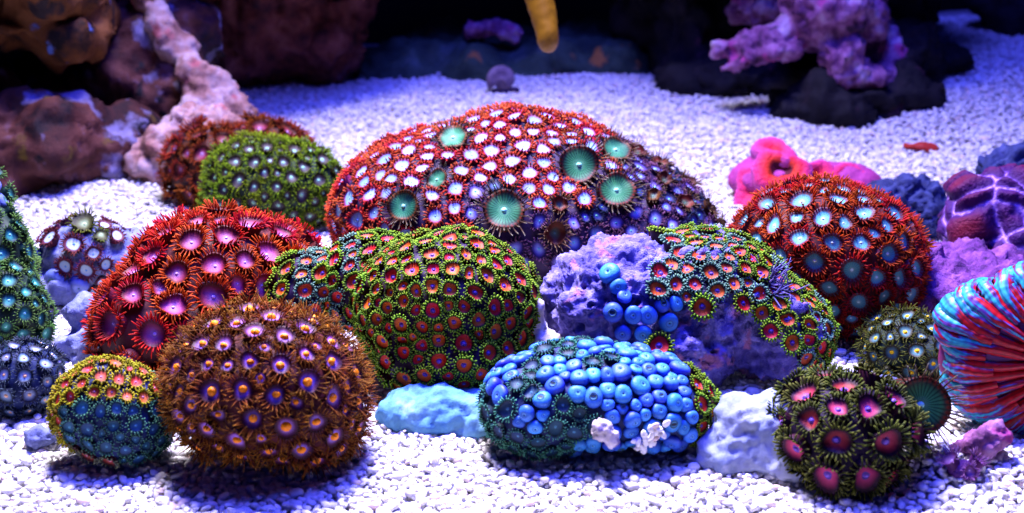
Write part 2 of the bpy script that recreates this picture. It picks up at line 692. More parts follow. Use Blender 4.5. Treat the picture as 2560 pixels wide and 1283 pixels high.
style('red_pink', .052, disc3((.66, .32, .75), (.60, .14, .42), (.40, .035, .14), (.14, .004, .002), .15, .35, .62, .8),
      [(0, (.26, .006, .002)), (.5, (.70, .028, .004)), (1, (.95, .09, .012))], 48, .42, .050, (8, 58), .06, .12, cup=.36, mcol=(.6, .38, .85), mouth=.12, stripes=30, sdepth=.3, scol=(.25, .03, .15))
style('brown_red', .050, disc3((.50, .22, .40), (.34, .05, .10), (.2, .02, .02), (.08, .008, .003), .15, .35, .62, .8),
      [(0, (.13, .014, .003)), (.5, (.40, .055, .006)), (1, (.58, .13, .012))], 44, .44, .050, (12, 62), .06, .16, cup=.36, mcol=(.4, .25, .5), mouth=.12)
style('moss_green', .036, disc3((.50, .85, .60), (.14, .15, .17), (.06, .04, .04), (.03, .02, .004), .2, .32, .6, .8),
      [(0, (.05, .06, .003)), (.5, (.16, .28, .004)), (1, (.42, .66, .012))], 36, .50, .060, (12, 62), .06, .2, cup=.24, mcol=(.35, .85, .5), mouth=.17)
style('red_white', .0365, disc3((.35, .68, 1.0), (.40, .66, 1.0), (.26, .38, .92), (.30, .02, .10), .1, .3, .64, .76),
      [(0, (.26, .008, .008)), (.5, (.68, .045, .012)), (1, (.95, .14, .035))], 32, .34, .078, (6, 62), -.06, .16, cup=.14, mcol=(.25, .58, .95), mouth=.10, stripes=14, sdepth=.15, scol=(.15, .2, .7))
style('violet_blue', .0335, disc3((.45, .80, 1.0), (.38, .48, .98), (.14, .11, .52), (.04, .02, .14), .14, .30, .58, .8),
      [(0, (.05, .01, .06)), (.5, (.18, .05, .14)), (1, (.40, .18, .28))], 28, .34, .056, (10, 50), 0, .18, cup=.16, mcol=(.12, .55, .5), mouth=.13)
style('dark_blue_small', .028, disc3((.15, .55, .50), (.06, .10, .42), (.03, .04, .22), (.01, .01, .06), .14, .3, .6, .8),
      [(0, (.01, .01, .05)), (1, (.05, .10, .22))], 20, .25, .06, (10, 50), 0, .15, cup=.2, mcol=(.2, .6, .3), mouth=.15)
style('button', .082, [(0, (.42, 1.0, .60)), (.10, (.26, .82, .42)), (.35, (.07, .50, .20)), (.66, (.05, .32, .13)), (.78, (.06, .10, .05)), (.86, (.26, .035, .006)), (1, (.12, .02, .006))],
      [(0, (.05, .02, .012)), (.45, (.14, .07, .03)), (.8, (.40, .34, .20)), (1, (.70, .70, .55))], 44, .42, .024, (15, 45), .20, .12, cup=.16, lip=.03, h0=.5, mcol=(.4, 1.0, .72), mouth=.12, K=44,
      stripes=30, sdepth=.85, scol=(.003, .04, .02), face=.8, wave=.6, fill=.80)
style('button_brown', .040, [(0, (.12, .25, .16)), (.3, (.10, .12, .06)), (.6, (.18, .035, .006)), (1, (.08, .015, .005))],
      [(0, (.05, .02, .01)), (.6, (.28, .14, .05)), (1, (.62, .50, .28))], 36, .5, .032, (20, 60), .2, .18, cup=.5, h0=.6, mcol=(.12, .3, .2), mouth=.08, K=36, wave=.3, face=.4)
style('yellow_red', .0235, disc3((.70, .14, .20), (.88, .12, .05), (.70, .05, .02), (.22, .11, .004), .15, .3, .66, .8),
      [(0, (.22, .17, .003)), (.5, (.50, .46, .006)), (1, (.85, .80, .03))], 28, .34, .095, (8, 62), -.05, .12, cup=.2, mcol=(.6, .22, .35), mouth=.15, prof=BL)
style('teal_blue', .0235, disc3((.14, .45, .70), (.03, .17, .34), (.02, .10, .22), (.01, .05, .07), .12, .27, .7, .85),
      [(0, (.01, .06, .07)), (.5, (.05, .24, .16)), (1, (.20, .56, .30))], 26, .28, .072, (8, 60), -.05, .1, cup=.18, mcol=(.1, .4, .6), mouth=.12, prof=BL)
style('pink_green', .024, disc3((.88, .20, .32), (.80, .10, .12), (.62, .05, .06), (.12, .03, .05), .15, .3, .62, .78),
      [(0, (.08, .10, .05)), (1, (.46, .54, .30))], 28, .3, .076, (8, 50), -.05, .1, cup=.2, mcol=(.9, .35, .45), mouth=.15, prof=BL)
style('navy_green', .0275, disc3((.10, .30, .48), (.015, .07, .14), (.012, .05, .11), (.01, .03, .05), .1, .22, .7, .85),
      [(0, (.01, .05, .06)), (.5, (.03, .22, .14)), (1, (.18, .66, .40))], 36, .32, .058, (8, 60), -.05, .12, cup=.26, mcol=(.06, .25, .4), mouth=.1, prof=BL)
style('red_teal', .043, disc3((.55, .95, .85), (.20, .66, .68), (.10, .46, .54), (.18, .02, .03), .12, .28, .58, .72),
      [(0, (.22, .006, .002)), (.5, (.58, .028, .003)), (1, (.85, .085, .008))], 44, .42, .052, (8, 60), .05, .16, cup=.22, mcol=(.75, 1.0, .95), mouth=.12, stripes=18, sdepth=.5, scol=(.06, .16, .30))
style('big_magenta', .045, disc3((.20, .08, .46), (.85, .07, .14), (.50, .03, .08), (.05, .006, .03), .24, .32, .58, .8),
      [(0, (.02, .02, .005)), (.5, (.065, .09, .008)), (1, (.22, .25, .03))], 44, .44, .056, (4, 56), -.08, .09, cup=.36, mcol=(.20, .10, .55), mouth=.20, K=32, prof=BL, fill=.80)
style('yellow_eye', .031, disc3((.95, .68, .02), (.14, .36, .36), (.05, .14, .16), (.03, .03, .005), .22, .34, .6, .8),
      [(0, (.03, .03, .006)), (1, (.22, .25, .02))], 32, .5, .045, (10, 52), .05, .2, cup=.22, mcol=(1.0, .62, .0), mouth=.22)
style('frost_orange', .026, disc3((.90, .52, .28), (.40, .54, .78), (.12, .20, .38), (.02, .03, .07), .18, .30, .62, .8),
      [(0, (.02, .03, .06)), (1, (.12, .18, .24))], 28, .4, .055, (12, 50), .0, .16, cup=.22, mcol=(.9, .5, .25), mouth=.18)
style('sea_green', .031, disc3((.30, .95, .70), (.05, .46, .36), (.02, .18, .16), (.01, .05, .04), .14, .27, .6, .8),
      [(0, (.02, .06, .02)), (1, (.26, .58, .10))], 34, .36, .058, (8, 58), 0, .14, cup=.26, mcol=(.4, .95, .8), mouth=.14)
style('white_eye', .030, disc3((.10, .35, .75), (.78, .95, 1.0), (.58, .82, 1.0), (.16, .02, .06), .1, .18, .6, .72),
      [(0, (.10, .01, .02)), (1, (.30, .05, .04))], 32, .3, .06, (5, 45), 0, .15, cup=.14, mcol=(.1, .35, .7), mouth=.1)
style('olive_eye', .036, disc3((.5, .7, .3), (.3, .42, .2), (.12, .14, .03), (.05, .05, .01), .14, .25, .5, .7),
      [(0, (.06, .06, .01)), (1, (.24, .34, .03))], 34, .35, .06, (10, 50), 0, .2, cup=.18, mcol=(.6, .8, .4), mouth=.12)
style('lilac_fan', .028, disc3((.62, .40, .78), (.40, .16, .48), (.28, .09, .34), (.14, .03, .16), .1, .25, .6, .8),
      [(0, (.20, .05, .22)), (1, (.46, .22, .55))], 26, .6, .06, (25, 55), .1, .2, cup=.4, h0=.6, mcol=(.6, .4, .8), mouth=.1)


def closed_style(name, r, stops, fr, mcol, openish=.2):
    d = dict(r=r, closed=True, openish=openish, rmin=.72, rmax=1.15)
    d['dm'] = disc_mat(name, stops, 16, .10, (.02, .06, .5), spec=.3, rough=.5, lo=.65, hi=1.0)
    d['fm'] = fringe_mat(name + '_fringe', fr)
    d['mm'] = plain_mat(name + '_mouth', mcol, .5, .2, .1)
    STY[name] = d


closed_style('blue_ball', .0205, [(0, (.02, .08, .40)), (.08, (.12, .40, .85)), (.20, (.10, .36, .85)), (.27, (.03, .14, .55)), (.34, (.06, .28, .84)), (.5, (.05, .25, .84)), (.75, (.02, .11, .62)), (1, (.01, .04, .32))],
             [(0, (.05, .2, .4)), (1, (.25, .6, .5))], (.008, .02, .05))
closed_style('pale_ball', .025, [(0, (.1, .2, .5)), (.15, (.24, .34, .75)), (1, (.06, .08, .4))], [(0, (.1, .2, .3)), (1, (.3, .7, .4))], (.05, .2, .2))

mat_dark = plain_mat('tissue_dark_violet', (.035, .015, .06), .6, .2)
mat_maroon = plain_mat('tissue_maroon', (.10, .015, .02), .6, .2)
mat_brown = plain_mat('tissue_brown', (.09, .03, .02), .6, .2)
mat_green = plain_mat('tissue_dark_green', (.02, .045, .03), .6, .2)
mat_navy = plain_mat('tissue_navy', (.015, .03, .12), .6, .2)

# ------------------------------------------------------------------ setting: sand bed, back panel, gravel
def sand_z(x, y):
    x, y = np.asarray(x, float), np.asarray(y, float)
    z = .15 * sstep(4.9, 7.2, y) + .17 * sstep(4.8, 7.8, y) * sstep(.9, 2.7, x)
    z = z + .03 * sstep(5.2, 6.2, y) * np.sin(x * 2.1 + 1)
    z = z + .012 * np.sin(x * 5.1 + y * 3) * np.sin(y * 4.3 - x * 1.7) * sstep(2.6, 3.4, y)
    z = z + .05 * np.exp(-((x - 1.02) / .22) ** 2 - ((y - 3.05) / .12) ** 2)
    return z


gx, gy = np.meshgrid(np.linspace(-8, 8, 161), np.linspace(1.5, 8.45, 121))
gz = sand_z(gx, gy) - .012
V = np.stack([gx, gy, gz], -1).reshape(-1, 3)
ii = (np.arange(120)[:, None] * 161 + np.arange(160)[None]).reshape(-1)
sandm = rock_mat('coral_sand', [(.3, (.34, .33, .36)), (.7, (.5, .49, .52))], 30, 120, 1.0, .01)
bed = mobj('sand_bed', npmesh('sand_bed', V, np.stack([ii, ii + 1, ii + 162, ii + 161], 1)), sandm)
tag(bed, kind='structure')

m, nt, b = newmat('back_panel_black', .6, .1)
b.inputs['Base Color'].default_value = (.002, .002, .004, 1)
bm = bmesh.new()
bmesh.ops.create_cube(bm, size=1, matrix=Matrix.Translation((0, 8.55, 3)) @ Matrix.Diagonal((18, .1, 8, 1)))
me = bpy.data.meshes.new('tank_back_wall')
bm.to_mesh(me)
bm.free()
tag(mobj('tank_back_wall', me, m), kind='structure')

# gravel: pebbles strewn by geometry nodes over the bed
m, nt, b = newmat('gravel_grain', .6, .3)
oi = node(nt, 'ShaderNodeObjectInfo')
r = ramp(nt, [(0, (.42, .40, .44)), (.3, (.74, .73, .74)), (.9, (.90, .89, .87)), (.955, (.82, .62, .60)), (1, (.6, .48, .44))])
nt.links.new(oi.outputs['Random'], r.inputs[0])
nf = noise_tex(nt, 60, 3)
nt.links.new(mixc(nt, math_(nt, 'MULTIPLY', nf, .35), r.outputs[0], (.5, .48, .5)), b.inputs['Base Color'])
bump(nt, b, nf, .3, .003)
gcol = bpy.data.collections.new('grain_kinds')
for k in range(7):
    bm = bmesh.new()
    bmesh.ops.create_icosphere(bm, subdivisions=2, radius=1)
    v = np.array([q.co[:] for q in bm.verts])
    rg = np.random.default_rng(k)
    for c in range(9):                                    # knock flats into the pebble
        d = rg.normal(0, 1, 3)
        d /= np.linalg.norm(d)
        h = rg.uniform(.62, .85)
        t = np.maximum(v @ d - h, 0)
        v -= t[:, None] * d * .85
    v *= np.array([1.15, .85, .62]) * rg.uniform(.85, 1.15, 3)
    v *= (1 + .06 * vnoise(v * 2.5, k))[:, None]
    for q, co in zip(bm.verts, v):
        q.co = co
    me = bpy.data.meshes.new('grain')
    bm.to_mesh(me)
    bm.free()
    me.polygons.foreach_set('use_smooth', np.ones(len(me.polygons), bool))
    me.materials.append(m)
    gcol.objects.link(bpy.data.objects.new('grain', me))

pts = []
rg = np.random.default_rng(5)
for layer, sp, dz in ((0, .0168, -.004), (1, .0190, .004), (2, .045, .010)):
    y = 2.55
    while y < 8.2:
        xw = .40 * y + .25
        xs = np.arange(-xw, xw, sp)
        px = xs + rg.uniform(-.5, .5, len(xs)) * sp
        py = y + rg.uniform(-.5, .5, len(xs)) * sp
        pz = sand_z(px, py) + dz + rg.uniform(-.004, .004, len(xs))
        pts.append(np.stack([px, py, pz], 1))
        y += sp * (1.0 if y < 5 else 1.15)
pts = np.concatenate(pts)
gm = bpy.data.meshes.new('gravel')
gm.vertices.add(len(pts))
gm.vertices.foreach_set('co', pts.astype(np.float32).ravel())
a = gm.attributes.new('rot', 'FLOAT_VECTOR', 'POINT')
rot = np.stack([rg.normal(0, .3, len(pts)), rg.normal(0, .3, len(pts)), rg.uniform(0, 6.28, len(pts))], 1)
a.data.foreach_set('vector', rot.astype(np.float32).ravel())
a = gm.attributes.new('scl', 'FLOAT', 'POINT')
a.data.foreach_set('value', (.0098 * np.exp(rg.normal(0, .28, len(pts)))).astype(np.float32))
a = gm.attributes.new('idx', 'INT', 'POINT')
a.data.foreach_set('value', rg.integers(0, 7, len(pts)).astype(np.int32))
gravel = mobj('gravel', gm, None)
tag(gravel, 'pale lavender white coral gravel covering the tank floor', 'gravel', kind='stuff')
ng = bpy.data.node_groups.new('strew', 'GeometryNodeTree')
ng.interface.new_socket('Geometry', in_out='INPUT', socket_type='NodeSocketGeometry')
ng.interface.new_socket('Geometry', in_out='OUTPUT', socket_type='NodeSocketGeometry')
gi = ng.nodes.new('NodeGroupInput')
go = ng.nodes.new('NodeGroupOutput')
ci = ng.nodes.new('GeometryNodeCollectionInfo')
ci.inputs['Collection'].default_value = gcol
ci.inputs['Separate Children'].default_value = True
ci.inputs['Reset Children'].default_value = True
ip = ng.nodes.new('GeometryNodeInstanceOnPoints')
ip.inputs['Pick Instance'].default_value = True


def named(nm, t):
    n = ng.nodes.new('GeometryNodeInputNamedAttribute')
    n.data_type = t
    n.inputs['Name'].default_value = nm
    return n.outputs['Attribute']


ng.links.new(gi.outputs[0], ip.inputs['Points'])
ng.links.new(ci.outputs[0], ip.inputs['Instance'])
ng.links.new(named('idx', 'INT'), ip.inputs['Instance Index'])
ng.links.new(named('rot', 'FLOAT_VECTOR'), ip.inputs['Rotation'])
ng.links.new(named('scl', 'FLOAT'), ip.inputs['Scale'])
ng.links.new(ip.outputs[0], go.inputs[0])
gravel.modifiers.new('strew', 'NODES').node_group = ng

# ------------------------------------------------------------------ background live rock
rk_brown = rock_mat('live_rock_brown', [(.36, (.010, .004, .008)), (.48, (.065, .016, .014)), (.60, (.14, .045, .035)), (.76, (.28, .17, .24))], 5, 40,  # browns darkened, the shade over these boulders is put into the colour
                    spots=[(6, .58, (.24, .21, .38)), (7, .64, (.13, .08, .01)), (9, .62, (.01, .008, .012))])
rk_orange = rock_mat('live_rock_orange', [(.36, (.008, .004, .003)), (.5, (.13, .04, .008)), (.75, (.26, .10, .03))], 6, 40,
                     spots=[(8, .58, (.03, .02, .02)), (10, .66, (.10, .18, .55))])
rk_red = rock_mat('live_rock_red', [(.34, (.02, .006, .012)), (.5, (.16, .035, .03)), (.66, (.28, .09, .08)), (.8, (.45, .28, .36))], 6, 40)
rk_pale = rock_mat('live_rock_pale', [(.34, (.14, .05, .04)), (.48, (.46, .24, .20)), (.62, (.62, .46, .48)), (.78, (.72, .64, .72))], 7, 50, spots=[(8, .62, (.55, .16, .16))])
rk_purple = rock_mat('live_rock_purple', [(.34, (.05, .015, .05)), (.45, (.24, .07, .20)), (.56, (.46, .20, .40)), (.72, (.72, .56, .72))], 9, 50, spots=[(9, .60, (.46, .06, .26)), (7, .62, (.05, .02, .06))])
rk_dark = rock_mat('live_rock_dark', [(.3, (.003, .003, .006)), (.55, (.010, .008, .012)), (.8, (.03, .02, .026))], 6, 40, spots=[(7, .64, (.07, .02, .04))])  # near black puts the shadow of back wall and hollow into the colour
rk_green = rock_mat('live_rock_algae', [(.3, (.015, .03, .02)), (.55, (.05, .09, .06)), (.8, (.12, .18, .16))], 6, 40, spots=[(6, .64, (.40, .16, .04))])
rk_violet = rock_mat('live_rock_violet', [(.30, (.03, .03, .20)), (.45, (.15, .12, .48)), (.60, (.30, .27, .72)), (.8, (.60, .50, .85))], 16, 90, 1.0, .010,
                     spots=[(14, .60, (.50, .20, .42)), (20, .66, (.03, .04, .25))])
rk_blue = rock_mat('stone_blue_grey', [(.3, (.07, .09, .26)), (.5, (.20, .24, .48)), (.8, (.50, .52, .66))], 12, 70)
rk_magenta = rock_mat('coralline_magenta', [(.3, (.04, .012, .10)), (.48, (.20, .05, .28)), (.6, (.32, .10, .40)), (.78, (.5, .22, .58))], 14, 80, 1.0, .012)
rk_ink = rock_mat('rock_ink_blue', [(.3, (.01, .012, .05)), (.55, (.035, .05, .19)), (.8, (.12, .14, .40))], 14, 70, 1.0, .01)


def rock(name, label, lobes, mat, voxel, amp, scale, seed, pits=0, pscale=10, ridged=0, cat='rock', group=None):
    c = np.mean([l[0] for l in lobes], axis=0)
    zb = min(l[0][2] - max(l[1]) * .9 for l in lobes)
    base = np.array([c[0], c[1], max(zb, 0)])
    me = rough_mesh(lobes, voxel, amp, scale, seed, pits, pscale, ridged)
    v, _ = coords(me)
    setco(me, v - base)
    o = mobj(name, me, mat, None, base)
    return tag(o, label, cat, group, 'thing')


rock('live_rock', 'brown orange rock ledge jutting over the dark cave gap, with blue specks', [((-2.35, 5.9, .74), (.75, .42, .16), (0, 12, 0)), ((-1.95, 5.75, .80), (.28, .25, .13)), ((-2.7, 6.0, .4), (.4, .4, .6)), ((-1.9, 6.4, 1.12), (.8, .5, .2)), ((-2.5, 6.2, .95), (.5, .5, .3))],  # topmost lobes are an unseen overhang added to shade the rocks below
     rk_orange, .024, .08, 4.5, 21, .05, 8, .02)
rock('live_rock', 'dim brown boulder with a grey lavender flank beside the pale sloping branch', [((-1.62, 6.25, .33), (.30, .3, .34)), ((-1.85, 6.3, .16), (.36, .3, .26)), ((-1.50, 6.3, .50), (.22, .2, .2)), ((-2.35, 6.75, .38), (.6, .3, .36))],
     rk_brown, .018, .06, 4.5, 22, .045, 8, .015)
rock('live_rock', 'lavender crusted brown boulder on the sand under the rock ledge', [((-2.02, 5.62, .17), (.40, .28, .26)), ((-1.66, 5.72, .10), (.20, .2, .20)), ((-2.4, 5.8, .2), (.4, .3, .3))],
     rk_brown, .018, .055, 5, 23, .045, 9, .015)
rock('live_rock', 'pale pink rock branch sloping down to the sand with a smooth knob', [((-1.47, 6.10, .50), (.085, .10, .26), (0, -22, 0)), ((-1.27, 6.0, .25), (.105, .12, .27), (0, -36, 0)), ((-1.34, 5.92, .26), (.085, .07, .07)), ((-1.57, 6.2, .72), (.09, .12, .16)), ((-1.08, 6.0, .06), (.12, .12, .10))],
     rk_pale, .013, .03, 8, 24, .02, 14, .012)
rock('live_rock', 'dark red brown pitted rock wall behind the pale branch', [((-1.30, 7.1, .55), (.36, .3, .45)), ((-.98, 7.2, .35), (.24, .25, .24)), ((-1.3, 7.0, .8), (.3, .3, .3)), ((-.9, 7.35, .55), (.2, .2, .25)), ((-1.1, 6.85, 1.12), (.6, .5, .2)), ((-1.3, 7.2, .95), (.35, .3, .3))],  # high flat lobe is out of view, added to keep the rocks dim
     rk_red, .022, .07, 5, 25, .06, 7, .02)
rock('live_rock', 'white pink stained rock behind the brown red colony', [((-1.44, 5.66, .11), (.15, .14, .15)), ((-1.33, 5.70, .21), (.14, .12, .12)), ((-1.20, 5.7, .20), (.12, .1, .12))],
     rk_pale, .012, .035, 9, 26, .02, 14, .03)
rock('live_rock', 'low dark algae covered rock ledge along the back of the tank', [((-.10, 7.55, .14), (.62, .5, .20)), ((.42, 7.5, .17), (.36, .45, .20)), ((-.55, 7.5, .10), (.35, .42, .20)), ((.2, 7.9, .05), (1.0, .4, .3))],
     rk_green, .03, .06, 5, 27, .04, 8, .03)
rock('rubble_piece', 'pink lavender rubble lump lying on the dark back ledge', [((-.17, 7.35, .375), (.075, .06, .055)), ((-.07, 7.34, .38), (.08, .06, .06)), ((.02, 7.34, .36), (.06, .05, .04))],
     rk_purple, .013, .03, 12, 28, 0, 10, .015, 'rubble')
rock('live_rock', 'rock wall coloured black as shadow, with an unseen overhang added for shade, behind the purple branched rock', [((1.35, 7.5, .50), (.85, .4, .55)), ((.85, 7.2, .35), (.15, .25, .34)), ((.90, 6.95, .20), (.22, .15, .13)), ((2.0, 7.7, .45), (.35, .35, .4)), ((1.35, 7.0, 1.15), (.9, .6, .22)), ((.2, 7.4, 1.25), (1.2, .5, .2))],  # black stands for shadow; highest lobes are added, unseen, to block the lamp
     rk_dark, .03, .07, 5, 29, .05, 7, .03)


def far(l, k=1.12):
    c = np.array(l[0])
    c = np.array((c[0] * k, c[1] * k, 1.52 - (1.52 - c[2]) * k))
    return (tuple(c), tuple(np.array(l[1]) * k), *l[2:])


rock('live_rock', 'purple knobbly rock with two short branches over a dark hollow',
     [far(l) for l in [((1.30, 5.85, .70), (.20, .18, .13)), ((1.22, 5.85, .63), (.13, .13, .09)), ((1.02, 5.8, .57), (.19, .06, .035), (0, -14, 0)), ((.98, 5.75, .51), (.14, .055, .035), (0, -24, 0)), ((1.10, 5.8, .56), (.12, .07, .05)),
      ((1.34, 5.75, .53), (.10, .10, .09)), ((1.40, 5.78, .44), (.13, .12, .085)), ((1.50, 5.85, .40), (.11, .10, .09)), ((1.60, 6.1, .45), (.14, .22, .16)), ((1.45, 5.95, .66), (.14, .16, .12)), ((.86, 5.78, .545), (.05, .045, .035)), ((1.30, 6.2, .66), (.35, .2, .14)), ((1.36, 5.9, .58), (.16, .14, .10))]],
     rk_purple, .013, .035, 10, 30, .03, 16, .018)
rock('live_rock', 'dark algae tufted foot of rock, widened as shadow of the hollow, beside the sand slope', [((1.92, 6.8, .30), (.17, .18, .2)), ((1.82, 6.55, .18), (.22, .16, .14)), ((1.55, 6.55, .16), (.36, .26, .15)), ((1.15, 6.9, .2), (.4, .22, .16)), ((2.2, 6.9, .30), (.12, .12, .08))],  # wide black lobes stand in for shadow under the purple rock
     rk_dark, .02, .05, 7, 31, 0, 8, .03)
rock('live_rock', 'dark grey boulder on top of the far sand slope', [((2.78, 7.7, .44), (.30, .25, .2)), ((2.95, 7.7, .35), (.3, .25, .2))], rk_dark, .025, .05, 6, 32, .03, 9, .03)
rock('rock', 'dark blue ridged stone lying behind the red and teal dome', [((1.44, 4.95, .10), (.17, .10, .12)), ((1.54, 4.9, .07), (.10, .08, .09))], rk_ink, .011, .022, 14, 33, 0, 10, .03)
rock('rock', 'dark blue stone on the sand above the purple lobed coral', [((1.84, 5.0, .22), (.13, .12, .11)), ((1.93, 5.0, .14), (.16, .12, .16))], rk_ink, .012, .022, 12, 34, .01, 20, .03)
rock('rock', 'magenta coralline crusted flat rock under the purple lobed coral', [((1.42, 4.05, .06), (.24, .34, .15)), ((1.25, 4.15, .07), (.16, .2, .16)), ((1.58, 3.75, .04), (.22, .2, .09))], rk_magenta, .010, .03, 13, 35, .014, 24, .025)
rock('rock', 'blue grey stone with a dark crack below the red colony', [((-1.20, 3.80, .10), (.085, .08, .085)), ((-1.16, 3.72, .04), (.13, .10, .07)), ((-1.06, 3.62, .02), (.10, .07, .05))], rk_blue, .009, .018, 16, 36, .014, 18, .012)
st_white = rock_mat('stone_white_blue', [(.3, (.06, .24, .46)), (.5, (.14, .38, .58)), (.8, (.28, .52, .64))], 7, 50, .5, .006, spots=[(12, .66, (.32, .42, .62))])  # cyan deepened to put the blue shade under the dome into the stone
st_veined = rock_mat('stone_white_veined', [(.32, (.16, .22, .44)), (.45, (.30, .36, .52)), (.8, (.46, .50, .60))], 6, 60, .5, .006, spots=[(16, .62, (.36, .40, .62))])
rock('stone', 'smooth pale blue stone, blue shade in its colour, propping up the green orange dome', [((-.19, 3.29, .035), (.15, .10, .075)), ((-.07, 3.28, .03), (.12, .09, .065)), ((-.15, 3.42, .02), (.16, .12, .08))], st_white, .008, .016, 12, 37, .006, 18, .008)
rock('stone', 'white veined stone slab leaning between the blue cluster and magenta colony', [((.60, 3.07, .07), (.14, .10, .105), (0, -14, 0)), ((.69, 3.02, .04), (.12, .10, .08)), ((.52, 3.06, .03), (.08, .08, .06))], st_veined, .008, .022, 9, 38, .006, 20, .012)

# ------------------------------------------------------------------ colonies
# the great dome
AC, AR = np.array((.02, 4.53, .26)), np.array((.61, .45, .275))


def fnA(p, n, rg):
    q = (p - AC) / AR
    edge = q[0] * .95 - q[2] * .75 + .12 * math.sin(p[0] * 19) + .18 * (rg.random() - .5)
    if edge < .02 and not (q[2] < .45 and abs(q[0] + .15) < .12):
        return 'red_white'
    if q[0] > .35 and q[2] < .55:
        return ('dark_blue_small', 'violet_blue', 'violet_blue', 'button_brown')[int(rg.random() * 3.25)]
    return 'violet_blue' if rg.random() < .85 else 'dark_blue_small'


forcedA = [((-.185, 4.40, .52), 'button', .85), ((.217, 4.24, .47), 'button', 1.08), ((.335, 4.20, .40), 'button', 1.05), ((.364, 4.387, .486), 'button', .8),
           ((-.027, 4.09, .350), 'button', 1.10), ((-.323, 4.152, .325), 'button', .85), ((-.234, 4.187, .42), 'button', .5), ((.139, 4.08, .27), 'button_brown', 1.3),
           ((.145, 4.11, .377), 'button_brown', .75), ((.449, 4.246, .379), 'button_brown', .9), ((.559, 4.302, .311), 'button_brown', 1.0), ((.50, 4.36, .40), 'button_brown', .8), ((.60, 4.40, .22), 'button_brown', 1.0), ((.42, 4.50, .44), 'button_brown', 1.0), ((.50, 4.52, .38), 'button_brown', 1.0), ((.57, 4.50, .30), 'button_brown', 1.0)]
colony('zoanthid_colony', 'wide dome of white centred red polyps with large green striped buttons', 'coral', [((.02, 4.53, .20), (.615, .45, .265)), ((.04, 4.56, .25), (.42, .38, .285)), ((-.20, 4.5, .215), (.40, .42, .265)), ((.35, 4.5, .15), (.32, .38, .24))],
       fnA, mat_dark, 41, (.02, 4.53, 0), .015, .012, 6, forcedA, back=.0, infill=False)

# green and orange dome with its side lobe
BC = np.array((-.183, 3.57, .235))


def fnB(p, n, rg):
    if p[0] < -.43:
        return 'blue_orange' if p[0] > -.60 and rg.random() < .75 else 'green_orange'
    return 'green_orange'


colony('zoanthid_colony', 'orange eyed dome with neat green fringes, resting on the pale blue stone', 'coral',
       [((-.180, 3.57, .210), (.240, .215, .205)), ((-.17, 3.54, .17), (.19, .19, .17)), ((-.16, 3.46, .125), (.19, .14, .115)), ((-.36, 3.70, .225), (.18, .15, .14)), ((-.56, 3.74, .195), (.135, .12, .105), (0, -22, 0))], fnB, mat_dark, 42, (-.2, 3.6, 0), .013, .010, 8, zmin=.06)

colony('zoanthid_colony', 'rounded golden brown dome with bright orange polyp centres', 'coral', [((-.588, 3.10, .185), (.225, .215, .170), (0, 8, 0)), ((-.66, 3.10, .19), (.15, .17, .16)), ((-.52, 3.08, .15), (.16, .17, .14))],
       lambda p, n, rg: 'orange_gold', mat_maroon, 43, (-.588, 3.10, 0), .013, .010, 7)

colony('zoanthid_colony', 'large bright red frilled polyps with pink centres on a sloping mound', 'coral', [((-.86, 3.86, .19), (.24, .22, .18)), ((-1.02, 3.72, .11), (.15, .18, .15)), ((-.74, 3.92, .18), (.17, .18, .16)), ((-.88, 3.66, .08), (.15, .13, .13))],
       lambda p, n, rg: 'red_pink', mat_maroon, 44, (-.88, 3.8, 0), .015, .012, 6)

colony('zoanthid_colony', 'shaggy brown red colony leaning on the white pink rock', 'coral', [((-1.14, 5.38, .13), (.21, .17, .16)), ((-1.00, 5.42, .15), (.20, .15, .15))], lambda p, n, rg: 'brown_red', mat_brown, 45, (-1.12, 5.4, 0), .016, .012, 6)
colony('zoanthid_colony', 'shaggy moss green colony with pale dots in front of the brown red one', 'coral', [((-.88, 5.04, .16), (.25, .18, .165), (0, 6, 0)), ((-.98, 5.0, .10), (.15, .14, .13))], lambda p, n, rg: 'moss_green', mat_green, 46, (-.89, 5.03, 0), .016, .012, 6)


def fnG(p, n, rg):
    q = (p - np.array((-.975, 3.11, .123))) / .13
    if q[2] > .42 or q[0] < -.62:
        return 'yellow_red'
    if q[2] < -.38 and q[0] < .35:
        return 'pink_green'
    return 'teal_blue' if rg.random() < .95 else 'pink_green'


colony('zoanthid_colony', 'small yellow rimmed dome with a patch of teal blue polyps', 'coral', [((-.965, 3.11, .125), (.134, .115, .115)), ((-.94, 3.10, .09), (.118, .11, .09))], fnG, mat_navy, 47, (-.975, 3.11, 0), .010, .006, 9)

rkH = rough_mesh([((-1.361, 4.28, .12), (.158, .125, .13)), ((-1.22, 4.36, .10), (.11, .1, .10)), ((-1.42, 4.22, .05), (.12, .1, .07))], .010, .012, 15, 48, .010, 22, .006)
colony('coral_rock', 'pale blue crusty rock carrying a few white eyed polyps', 'coral', [((-1.361, 4.28, .12), (.158, .125, .13))], lambda p, n, rg: ('white_eye' if rg.random() < .75 else 'pale_ball') if vnoise(np.array([p * 13]), 2)[0] > .22 else None, rk_blue, 48, (-1.36, 4.28, 0), .012, mesh=rkH, matname='rock', zmin=.04,
       forced=[((-1.345, 4.23, .24), 'olive_eye', 1.30), ((-1.365, 4.18, .205), 'white_eye', 1.23), ((-1.385, 4.15, .135), 'white_eye', 1.10), ((-1.322, 4.15, .13), 'white_eye', 1.30), ((-1.422, 4.16, .09), 'pale_ball', 1.17), ((-1.285, 4.22, .23), 'olive_eye', 0.91), ((-1.345, 4.15, .08), 'pale_ball', 1.04)])

